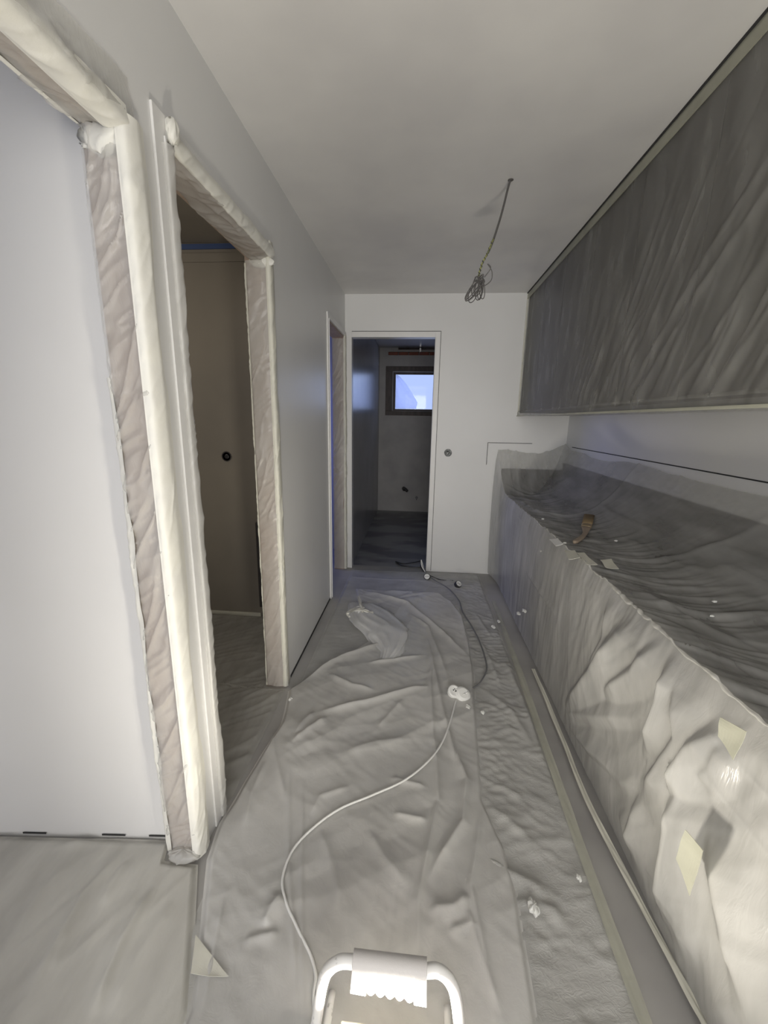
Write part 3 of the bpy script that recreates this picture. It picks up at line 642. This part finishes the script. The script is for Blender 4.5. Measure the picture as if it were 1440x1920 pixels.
RL = [([(908, 1510), (950, 1540), (1000, 1583)], .014, .02), ([(890, 1602), (950, 1640), (985, 1655), (1040, 1690)], .022, .025), ([(960, 1690), (1010, 1700), (1060, 1720)], .016, .02),
      ([(925, 1140), (985, 1290), (1000, 1340)], .010, .012), ([(945, 1240), (990, 1330), (1010, 1400)], .012, .016), ([(905, 1290), (960, 1340), (1000, 1400)], .012, .016),
      ([(900, 1200), (940, 1290)], .010, .010), ([(620, 1080), (720, 1085), (800, 1090), (900, 1120)], .006, .010), ([(700, 1130), (800, 1118), (870, 1125)], .008, .01),
      ([(890, 1150), (925, 1200)], .008, .01), ([(870, 1440), (920, 1470), (990, 1500)], .008, .012)]
def hA(X, Y):
    right = np.clip((X-0.15)/0.2, 0.25, 1)
    h = right*(0.009*crumple(X, Y, 0.2, 0.09, 0.030, 111) + 0.007*crumple(X, Y, -0.7, 0.07, 0.022, 112)*np.clip(X*8-1.4, 0, 1)) + 0.008*vnoise(X*5, Y*5, 113) + 0.006*crumple(X, Y, 1.3, 0.5, 0.09, 114)
    return h + crs(X, Y, RL)
sheet('floor_film', -0.655, 0.605, 0.25, 3.70, 0.008, hA, 'film_floor_rough', 'crumpled grey floor film running the corridor, seen beside the cabinet base', clipf=lambda Y: (np.full_like(Y, -0.60), np.full_like(Y, 0.595)+0.01*(vnoise(Y*4, Y*0, 3)-0.5)))
CL = [([(559, 1280), (640, 1240), (722, 1207)], .022, .018), ([(590, 1345), (700, 1320), (780, 1298), (815, 1294)], .024, .020), ([(545, 1401), (580, 1375), (615, 1352)], .018, .02),
      ([(615, 1269), (660, 1290), (705, 1300)], .014, .016), ([(552, 1387), (570, 1360), (592, 1340)], .012, .014), ([(687, 1248), (740, 1243), (795, 1234)], .014, .016),
      ([(802, 1203), (815, 1270), (833, 1352), (855, 1430), (874, 1480)], .016, .012), ([(812, 1207), (806, 1290), (812, 1387), (817, 1423), (821, 1510), (798, 1629), (784, 1698), (782, 1800), (786, 1920)], .016, .012),
      ([(680, 1111), (764, 1134), (833, 1193), (882, 1241)], .020, .020), ([(764, 1151), (802, 1179), (823, 1234), (840, 1283)], .014, .016), ([(830, 1113), (864, 1161), (885, 1248)], .010, .010),
      ([(708, 1370), (757, 1318)], .012, .014), ([(794, 1675), (826, 1620), (867, 1551), (874, 1469), (849, 1400)], .022, .016), ([(906, 1505), (893, 1600), (881, 1675), (905, 1790), (930, 1920)], .012, .010),
      ([(491, 1753), (510, 1715), (532, 1684)], .020, .018), ([(455, 1775), (490, 1765), (525, 1760)], .012, .014), ([(567, 1469), (565, 1675), (569, 1920)], .007, .007), ([(542, 1446), (541, 1630), (560, 1920)], .007, .007),
      ([(734, 1533), (770, 1540), (803, 1547)], .012, .014), ([(730, 1464), (800, 1482)], .010, .012), ([(422, 1684), (400, 1800), (377, 1920)], .008, .01), ([(870, 1700), (900, 1800), (940, 1920)], .012, .012),
      ([(460, 1560), (470, 1500), (500, 1430)], .010, .014), ([(640, 1420), (700, 1400), (780, 1390)], .008, .02), ([(600, 1560), (625, 1640), (640, 1720)], .010, .02), ([(690, 1560), (720, 1620), (770, 1680)], .010, .02),
      ([(660, 1480), (600, 1500), (580, 1540)], .008, .015), ([(800, 1720), (850, 1715), (880, 1690)], .018, .02), ([(840, 1760), (880, 1745), (905, 1760)], .012, .015),
      ([(500, 1330), (515, 1420), (540, 1520)], .008, .012), ([(470, 1340), (440, 1430), (410, 1540)], .012, .014)]
def hB(X, Y):
    h = 0.012*crumple(X, Y, 0.5, 0.30, 0.10, 121) + 0.008*crumple(X, Y, 1.45, 0.40, 0.08, 122) + 0.004*crumple(X, Y, -0.6, 0.12, 0.04, 124) + 0.012*vnoise(X*4, Y*3.2, 123)
    return 0.010 + h + crs(X, Y, CL)
yk = [0.25, 0.66, 0.83, 1.0, 1.12, 1.3, 1.6, 1.85, 2.05, 2.2, 2.5, 2.9, 3.2]
xl_ = [-0.48, -0.51, -0.57, -0.64, -0.655, -0.64, -0.60, -0.64, -0.52, -0.40, -0.20, -0.42, -0.50]
xr_ = [0.33, 0.325, 0.335, 0.342, 0.34, 0.29, 0.315, 0.33, 0.35, 0.36, 0.37, 0.36, 0.20]
sheet('floor_film', -0.65, 0.34, 0.25, 3.2, 0.0055, hB, 'film_floor', 'upper creased floor film down the middle of the corridor, under the white cable', base=0.006, clipf=lambda Y: (np.interp(Y, yk, xl_)+0.008*(vnoise(Y*9, Y*0, 5)-0.5), np.interp(Y, yk, xr_)+0.006*(vnoise(Y*8, Y*0, 7)-0.5)))
NL = [([(171, 1920), (200, 1840), (233, 1767), (292, 1666)], .016, .014), ([(23, 1920), (80, 1820), (136, 1720), (218, 1623)], .016, .016), ([(70, 1619), (171, 1600), (303, 1607)], .012, .012),
      ([(163, 1747), (218, 1650)], .010, .014), ([(70, 1870), (110, 1780)], .010, .012), ([(200, 1920), (260, 1800), (330, 1690)], .008, .02), ([(0, 1800), (60, 1700), (120, 1640)], .008, .02)]
def hC(X, Y): return 0.010*crumple(X, Y, 0.85, 0.6, 0.08, 131) + 0.005*crumple(X, Y, 1.1, 0.4, 0.035, 132) + 0.006*vnoise(X*5, Y*5, 133) + crs(X, Y, NL)
sheet('floor_film', -2.4, -0.50, 0.1, 0.985, 0.007, hC, 'film_floor_near', 'taut warm-white floor film in the near left corner below the white panel', base=0.015, clipf=lambda Y: (np.full_like(Y, -2.4), np.interp(Y, [0.1, 0.66, 0.985], [-0.46, -0.50, -0.66])), ymap=lambda X, Y: 0.1 + (Y-0.1)*(1 + np.clip((-0.775-X)/0.02, 0, 1)*((1.052+0.0751*(X+0.771)-0.1)/0.885-1)))
def hD(X, Y): return 0.012*ridged(X, Y, 0.9, 0.5, 0.09, 141, 0.3) + 0.007*ridged(X, Y, 0.6, 0.3, 0.04, 142, 0.3) + 0.006*vnoise(X*5, Y*5, 143)
sheet('floor_film', -2.40, -0.67, 1.16, 2.64, 0.009, hD, 'film_back_room', 'dim creased floor film inside the dark doorway', clipf=lambda Y: (np.full_like(Y, -2.40), np.where((Y > D2[0]+0.03) & (Y < D2[1]-0.05), -0.66, -0.785)))
# cream tape edge on the right side of the floor film
t5 = ribbon('floor_tape', [at(925, 1130, 2, .012), at(960, 1225, 2, .012), at(1000, 1340, 2, .012), at(1045, 1470, 2, .012), at(1090, 1600, 2, .012), at(1200, 1900, 2, .012), at(1240, 2000, 2, .012)], 0.034, 'film_tape_band', None, 'z', lift=0.012, seed=31)
tag(t5, 'long cream tape strip along the right edge of the floor film', 'tape')
tag(patch('tape_piece', [at(367, 1753, 2, .03), at(428, 1831, 2, .03), at(396, 1832, 2, .03), at(358, 1825, 2, .03)], 'cream_tape', curl=0.002), 'cream triangular tape scrap on the near left floor film', 'tape')

# crumpled bundle of film with a tape knot
bn = empty('film_bundle', (-0.40, 2.75, 0), 'crumpled bundle of leftover film twisted with tape at the end of the floor film', 'plastic film')
cx = [at(660, 1130, 2, .03), at(690, 1150, 2, .03), at(722, 1180, 2, .03), at(735, 1215, 2, .03), at(722, 1240, 2, .03)]
c_ = np.array(catmull(cx, 14)); n_ = len(c_); tg = np.gradient(c_, axis=0); tg /= np.linalg.norm(tg, axis=1)[:, None]
sd = np.cross(tg, (0, 0, 1)); s = np.linspace(0, 1, n_)
wd_ = np.interp(s, [0, .12, .35, .6, .8, 1], [.03, .10, .15, .13, .08, .035]); hh_ = np.interp(s, [0, .15, .4, .8, 1], [.02, .05, .045, .03, .012])
vv2 = np.linspace(0, math.pi, 40); rows = []
for a0 in vv2:
    rg = 1+0.30*(ridged(s*1.2, np.full(n_, a0)*0.35, 0.1, 0.5, 0.16, 151, 0.4)-0.3)
    rows.append(c_*[1, 1, 0] + sd*(wd_*math.cos(a0)*rg)[:, None] + np.array([0, 0, 1.])*(0.016 + hh_*math.sin(a0)*rg)[:, None])
gridobj('film', np.stack(rows, 0), 'film_bundle', bn)
for a0, (p0, p1, p2) in enumerate((((655, 1150), (672, 1145), (700, 1150)), ((672, 1118), (676, 1135), (680, 1150)), ((655, 1160), (652, 1150), (668, 1140)))):
    ribbon('tape_strip', [at(*p0, 2, .075), at(*p1, 2, .105), at(*p2, 2, .085)], 0.022, 'masking_tape', bn, 'z', seed=a0, th=0.012)
clump('tape_knot', at(675, 1143, 2, .06), 0.035, 0.04, 0.022, 'film_bundle', bn, 12, 0.5)
rl = []
# small white flecks / film scraps
SL = ['white fleck on the floor film just below the white plug coupling', 'white fleck low on the film at the far cabinets, upper of two', 'white fleck where far cabinet film meets the floor tape', 'right one of the pair of white flecks on the cabinet film', 'left one of the pair of white flecks on the cabinet film', 'white fleck at the foot of the dark doorway jamb', 'largest white fleck on the rough floor film, near right', 'white fleck on the cream tape strip of the floor film edge', 'white fleck on the floor film right of the white plug coupling']
scr = [((878, 1325), .012), ((935, 1165), .012), ((925, 1175), .014), ((972, 1150), .014), ((983, 1145), .014), ((545, 1310), .01), ((1000, 1700), .016), ((1085, 1645), .008), ((905, 1335), .01)]
for k, ((px, py), r_) in enumerate(scr):
    if px > 930 and py < 1200:
        c = at(px, py, 0, 0.69)
        if c[2] < 0.03: c = at(px, py, 2, 0.03)
    else: c = at(px, py, 2, 0.03)
    o = clump('paper_scrap', c, r_*0.8, r_*1.3, r_*0.5, 'paper_white', None, 40+k, 0.6)
    tag(o, SL[k], 'scrap', 'white flecks on the sheets')

# ------------------------------------------------------------------ tape scraps and brush on the worktop
ZT = 0.826
def film_z(x, y):
    m_ = (np.abs(TOP[..., 0]-x) < 0.016) & (np.abs(TOP[..., 1]-y) < 0.016)
    return float(TOP[..., 2][m_].max()) if m_.any() else HC+0.02
def tp(px, py, z=0.0):
    """point lying on the draped film"""
    zz_ = ZT
    for _ in range(14):
        p_ = at(px, py, 2, zz_); zz_ = 0.5*zz_ + 0.5*(film_z(p_[0], p_[1]) + 0.002 + z)
    return at(px, py, 2, zz_)
lab = ['left of the three beige tape scraps on the worktop, at its edge', 'middle long beige tape scrap on the worktop film', 'right beige tape scrap on the worktop film']
sh = [[(1058, 1033), (1078, 1033), (1088, 1047), (1066, 1049)], [(1080, 1037), (1095, 1037), (1120, 1061), (1100, 1058)], [(1125, 1051), (1146, 1049), (1160, 1069), (1135, 1064)]]
for l_, q_ in zip(lab, sh): tag(patch('tape_scrap', [tp(*p, 0.005) for p in q_], 'cream_tape', curl=0.006, th=0.001), l_, 'tape', 'tape scraps on the worktop')
tag(patch('tape_scrap', [tp(1030, 1012), (tp(1046, 1010)), tp(1056, 1021), tp(1042, 1024)], 'film_bundle', curl=0.004), 'pale translucent tape scrap on the worktop edge beside the paintbrush', 'tape')
for k, (px, py) in enumerate(((1059, 1018), (1155, 1014), (1018, 973), (1340, 1128), (1335, 1155))):
    o = clump('paint_fleck', tp(px, py), 0.007, 0.004, 0.003, 'paper_white', None, 60+k, 0.6)
    tag(o, ['white fleck on the worktop film between paintbrush handle and tape scraps', 'white fleck on the worktop film right of the paintbrush', 'white fleck on the worktop film beyond and left of the paintbrush', 'upper of two white flecks on the worktop film, far right', 'lower of two white flecks on the worktop film, far right'][k], 'scrap', 'white flecks on the worktop film')
br = empty('paintbrush', tuple(tp(1090, 995)), 'flat paintbrush with curved wooden handle lying on the worktop film', 'paintbrush')
tip, fer, mid, end = tp(1105, 966, .008), tp(1100, 985, .008), tp(1097, 1000, .008), tp(1077, 1017, .006)
ax_ = (tip-fer); ax_ /= np.linalg.norm(ax_); sd_ = np.cross(ax_, (0, 0, 1)); sd_ /= np.linalg.norm(sd_)
def slab(name, stations, m):
    """stations: (centre, half width, half thickness)"""
    bm = bmesh.new(); prev = None
    for c_, hw, ht in stations:
        ring = [bm.verts.new(c_ + sd_*hw*math.copysign(abs(math.cos(t_))**0.6, math.cos(t_)) + np.array([0, 0, ht*math.copysign(abs(math.sin(t_))**0.6, math.sin(t_))])) for t_ in np.linspace(0, math.tau, 16, endpoint=False)]
        if prev:
            for k in range(16): bm.faces.new([prev[k], prev[(k+1) % 16], ring[(k+1) % 16], ring[k]])
        else: bm.faces.new(ring[::-1])
        prev = ring
    bm.faces.new(prev); return fin(name, bm, m, br, smooth=True)
slab('bristles', [(fer+ax_*0.0, .026, .009), (fer+ax_*0.03, .0275, .009), (tip+ax_*0.0, .029, .006)], 'bristle')
slab('ferrule', [(fer-ax_*0.030, .026, .0095), (fer-ax_*0.028, .027, .0105), (fer-ax_*0.004, .027, .0105), (fer-ax_*0.0, .028, .0115), (fer+ax_*0.004, .027, .0105)], 'ferrule_brass')
hp = catmull([fer-ax_*0.030, mid, (mid+end)/2+sd_*0.006, end], 6)
hw_ = np.interp(np.linspace(0, 1, len(hp)), [0, .15, .35, .7, .95, 1], [.025, .018, .0115, .013, .014, .006])
slab('handle', [(p, w_, .0075) for p, w_ in zip(hp, hw_)], 'handle_wood')

# ------------------------------------------------------------------ hanging wire
wr = empty('hanging_wire', (0.352, 2.094, H), 'grey and yellow-green wire hanging from the ceiling with a coiled end', 'wire')
pt = lambda px, py, y=2.03: at(px, py, 1, y)
main = [np.array([0.352, 2.094, H+0.0]), pt(952, 352, 2.09), pt(940, 400, 2.06), pt(925, 448, 2.04), pt(914, 475), pt(905, 492), pt(899, 510), pt(897, 522)]
tubeobj('cable', catmull(main[:5], 8), 0.0032, 'grey_wire', wr)
tubeobj('cable', catmull([main[0]+[0.004, 0.003, 0]] + [p+[0.004, 0.002, 0] for p in main[1:5]], 8), 0.0022, 'grey_wire', wr)
yg = tubeobj('earth_wire', catmull(main[3:], 8), 0.0036, 'yellow_green_wire', wr); yg['label'] = 'yellow-green striped wire'
rng = np.random.RandomState(4)
tw = catmull(main[3:], 14)
tubeobj('cable', [p+np.array([0.0045*math.cos(i*1.1), 0.0045*math.sin(i*1.1), 0]) for i, p in enumerate(tw)], 0.0016, 'dark_box', wr, 5)
for k in range(9):
    A = pt(898+rng.uniform(-4, 8), 520+rng.uniform(-4, 6), 2.02); B = pt(870+k*4.2+rng.uniform(-3, 3), 560+rng.uniform(-6, 8), 2.0+rng.uniform(-.03, .03))
    m_ = (A+B)/2; d_ = B-A; n2 = np.cross(d_, (0, 1, 0)); n2 /= np.linalg.norm(n2); w_ = rng.uniform(0.010, 0.020)
    lp = [m_ + d_*0.5*math.cos(t_) + n2*w_*math.sin(t_) + np.array([0, 0.012*math.sin(t_+k), 0]) for t_ in np.linspace(0, math.tau, 26)]
    tubeobj('wire_loop', lp, 0.0020, 'grey_wire', wr, 6)
tubeobj('cable', catmull([pt(908, 520), pt(920, 503), pt(914, 495), pt(922, 508), pt(921, 525), pt(908, 536), pt(900, 533)], 8), 0.0018, 'grey_wire', wr, 6)
tubeobj('wire_band', catmull([pt(890, 525), pt(898, 531), pt(908, 529), pt(904, 521), pt(893, 519), pt(890, 525)], 6), 0.003, 'grey_wire', wr, 6)
lathe('ceiling_hole_rim', [(0.012, 0), (0.012, 0.002), (0.007, 0.004)], (0.354, 2.094, H), (0, 0, -1), 'grey_wire', wr)

# ------------------------------------------------------------------ cords and sockets on the floor
def zf_(x, y): return 0.03
def cord(name, px, m, r, label, z=0.030, extra=None):
    pts = [at(a, b, 2, z) for a, b in px] + (extra or [])
    return tag(tubeobj(name, catmull(pts, 12), r, m), label, 'cord')
cord('extension_cord', [(855, 1312), (845, 1350), (830, 1390), (805, 1425), (760, 1462), (700, 1490), (640, 1515), (592, 1548), (550, 1592), (530, 1645), (536, 1690), (560, 1745), (582, 1790), (592, 1830)], 'white_plastic', 0.0042, 'thin white cable snaking over the floor film to the work lamp', 0.034, [np.array([-0.212, 0.71, 0.03]), np.array([-0.200, 0.67, 0.022])])
cord('extension_cord', [(876, 1294), (895, 1285), (909, 1265), (912, 1245), (900, 1205), (885, 1175), (868, 1148), (860, 1125), (840, 1103), (815, 1088), (802, 1078)], 'grey_cable', 0.0045, 'grey extension cord curving from the round socket to the far doorway', 0.024)
cord('extension_cord', [(805, 1079), (825, 1087), (850, 1089)], 'black_rubber', 0.0055, 'short black cord between the two round sockets at the far wall', 0.012)
cord('extension_cord', [(797, 1073), (789, 1062), (791, 1052), (775, 1055), (755, 1057), (742, 1053), (752, 1060), (770, 1063), (790, 1064)], 'black_rubber', 0.0055, 'black cord looping into the far bathroom doorway', 0.012)
tag(tubeobj('extension_cord', catmull([at(797, 1072, 2, .05), at(791, 1062, 1, 3.64), at(790, 1050, 1, 3.66), np.array([0.085, 3.70, 0.02])], 8), 0.004, 'white_plastic'), 'short pale lead rising beside the far doorway jamb', 'cord')
def puck(nm, c, r, h, ax, label, body, face):
    e_ = empty(nm, tuple(c), label, 'socket')
    lathe('housing', [(r*0.8, 0), (r, h*0.25), (r, h*0.8), (r*0.92, h)], c, ax, body, e_)
    q_ = Vector(ax).normalized(); cc = Vector(c)+q_*h
    lathe('socket_face', [(r*0.80, -0.002), (r*0.80, 0.003), (r*0.66, 0.004), (r*0.62, 0.0005)], cc, ax, face, e_)
    s_ = q_.cross(Vector((0, 1, 0.3))).normalized()
    for sg in (-1, 1): lathe('pin_hole', [(r*0.11, 0), (r*0.11, 0.0045)], cc+s_*sg*r*0.28, ax, 'dark_gap', e_, 10)
    return e_
puck('round_socket', at(801, 1082, 2, .02), 0.030, 0.030, (-0.1, -0.85, 0.5), 'black round socket with white face by the far doorway jamb', 'black_rubber', 'white_plastic')
puck('round_socket', at(856, 1098, 2, .02), 0.031, 0.034, (0.5, -0.5, 0.75), 'black round socket lying below the white far wall', 'black_rubber', 'white_plastic')
c = at(866, 1304, 2, .034); e_ = empty('white_coupling', tuple(c), 'white round plug pushed onto a ribbed white cable socket on the floor film', 'socket')
axs = Vector((0.25, -0.45, 0.85)).normalized()
lathe('socket_body', [(0.034, -0.012), (0.043, -0.006), (0.043, 0.004), (0.038, 0.006), (0.040, 0.010), (0.040, 0.016), (0.034, 0.018), (0.034, 0.024), (0.026, 0.028)], c, axs, 'white_plastic', e_)
cc = at(851, 1297, 2, .050)
lathe('plug', [(0.022, -0.020), (0.032, -0.012), (0.033, 0.008), (0.030, 0.012), (0.024, 0.013), (0.023, 0.009)], cc, axs, 'white_plastic', e_)
for dx_, dz_ in ((-0.006, 0.004), (0.006, -0.003), (0.0, 0.012)): lathe('pin_hole', [(0.003, 0), (0.003, 0.0145)], Vector(cc)+Vector((dx_, dz_, 0.0)), axs, 'dark_gap', e_, 8)
for k in range(4):
    a0 = Vector(c)+axs*0.026+Vector((0.012*math.cos(k*1.5), 0.012*math.sin(k*1.5), 0)); tubeobj('rib', [a0, a0+Vector((0.010, 0.006, 0.004))], 0.0025, 'white_plastic', e_, 6)
box('latch', c[0]+0.018, c[0]+0.040, c[1]-0.052, c[1]-0.034, c[2]-0.014, c[2]-0.004, 'white_plastic', e_, 0.002)

# ------------------------------------------------------------------ work lamp in the foreground
hy = 0.655
wl = empty('work_lamp', (-0.02, 0.62, 0.0), 'white paint-spattered floor work lamp with a ribbed grip handle, bottom centre', 'lamp')
hpt = lambda px, py: at(px, py, 1, hy)
pp = [np.array([-0.168, 0.625, 0.035]), hpt(592, 1935), hpt(597, 1890), hpt(603, 1850), hpt(614, 1820), hpt(637, 1803), hpt(665, 1803)]
top_l, top_r = hpt(662, 1803), hpt(800, 1820)
tube_pts = catmull(pp, 8) + catmull([top_l, top_r], 4)[1:] + catmull([top_r, hpt(822, 1820), hpt(843, 1838), hpt(855, 1870), hpt(860, 1935), np.array([0.115, 0.625, 0.035])], 8)[1:]
tubeobj('handle_frame', tube_pts, 0.0128, 'spattered_white', wl, 14)
gl = [top_l*(1-t_)+top_r*t_ for t_ in np.linspace(0, 1, 121)]
down = -0.0
bm = bmesh.new(); prev = None; dirn = Vector(top_r-top_l).normalized(); upv = Vector((0, 0.75, 0.66)); bk = dirn.cross(upv).normalized()
for i, p in enumerate(gl):
    t_ = i/120; base = 0.021
    rad_low = 0.044 + (0.0060*abs(math.sin((t_-0.2)*math.pi*7.8))-0.005+0.006*t_ if 0.2 < t_ < 0.84 else 0.003+0.006*t_)
    ring = []
    for k in range(18):
        a0 = k*math.tau/18; cu_, su_ = math.cos(a0), math.sin(a0)
        r_ = base if su_ > 0 else base + (rad_low-base)*(-su_)**1.2
        ring.append(bm.verts.new(Vector(p) + bk*cu_*base*0.95 + upv*su_*r_))
    if prev:
        for k in range(18): bm.faces.new([prev[k], prev[(k+1) % 18], ring[(k+1) % 18], ring[k]])
    else: bm.faces.new(ring[::-1])
    prev = ring
bm.faces.new(prev); fin('grip', bm, 'grip_white', wl, smooth=True)
# base feet
tubeobj('foot', catmull([(-0.168, 0.40, 0.028), (-0.168, 0.52, 0.026), (-0.168, 0.625, 0.030), (-0.168, 0.72, 0.026)], 6), 0.010, 'spattered_white', wl, 10)
tubeobj('foot', catmull([(0.115, 0.40, 0.028), (0.115, 0.52, 0.026), (0.115, 0.625, 0.030), (0.115, 0.72, 0.026)], 6), 0.010, 'spattered_white', wl, 10)
# head: shallow housing with its glass turned up, so it floods walls and ceiling
bm = bmesh.new()
bx(bm, -0.120, 0.075, 0.505, 0.622, 0.028, 0.104)
fin('housing', bm, 'housing_cream', wl, bevel=0.010)
bm = bmesh.new()
bx(bm, -0.128, 0.083, 0.497, 0.511, 0.098, 0.118); bx(bm, -0.128, 0.083, 0.616, 0.630, 0.098, 0.118)
bx(bm, -0.128, -0.114, 0.511, 0.616, 0.098, 0.118); bx(bm, 0.069, 0.083, 0.511, 0.616, 0.098, 0.118)
fin('bezel', bm, 'housing_cream', wl, bevel=0.003)
box('lamp_glass', -0.113, 0.068, 0.512, 0.615, 0.107, 0.112, 'lit_lamp_glass', wl, 0.001)
for sx in (-0.168, 0.115): tubeobj('pivot_bolt', [(sx, 0.62, 0.075), (sx+(0.05 if sx < 0 else -0.05), 0.60, 0.075)], 0.006, 'steel', wl, 8)
area('work_lamp_light', (-0.022, 0.563, 0.125), (0.10, 1.25, 2.2), 0.17, 0.09, 19, (1.0, 0.93, 0.80))
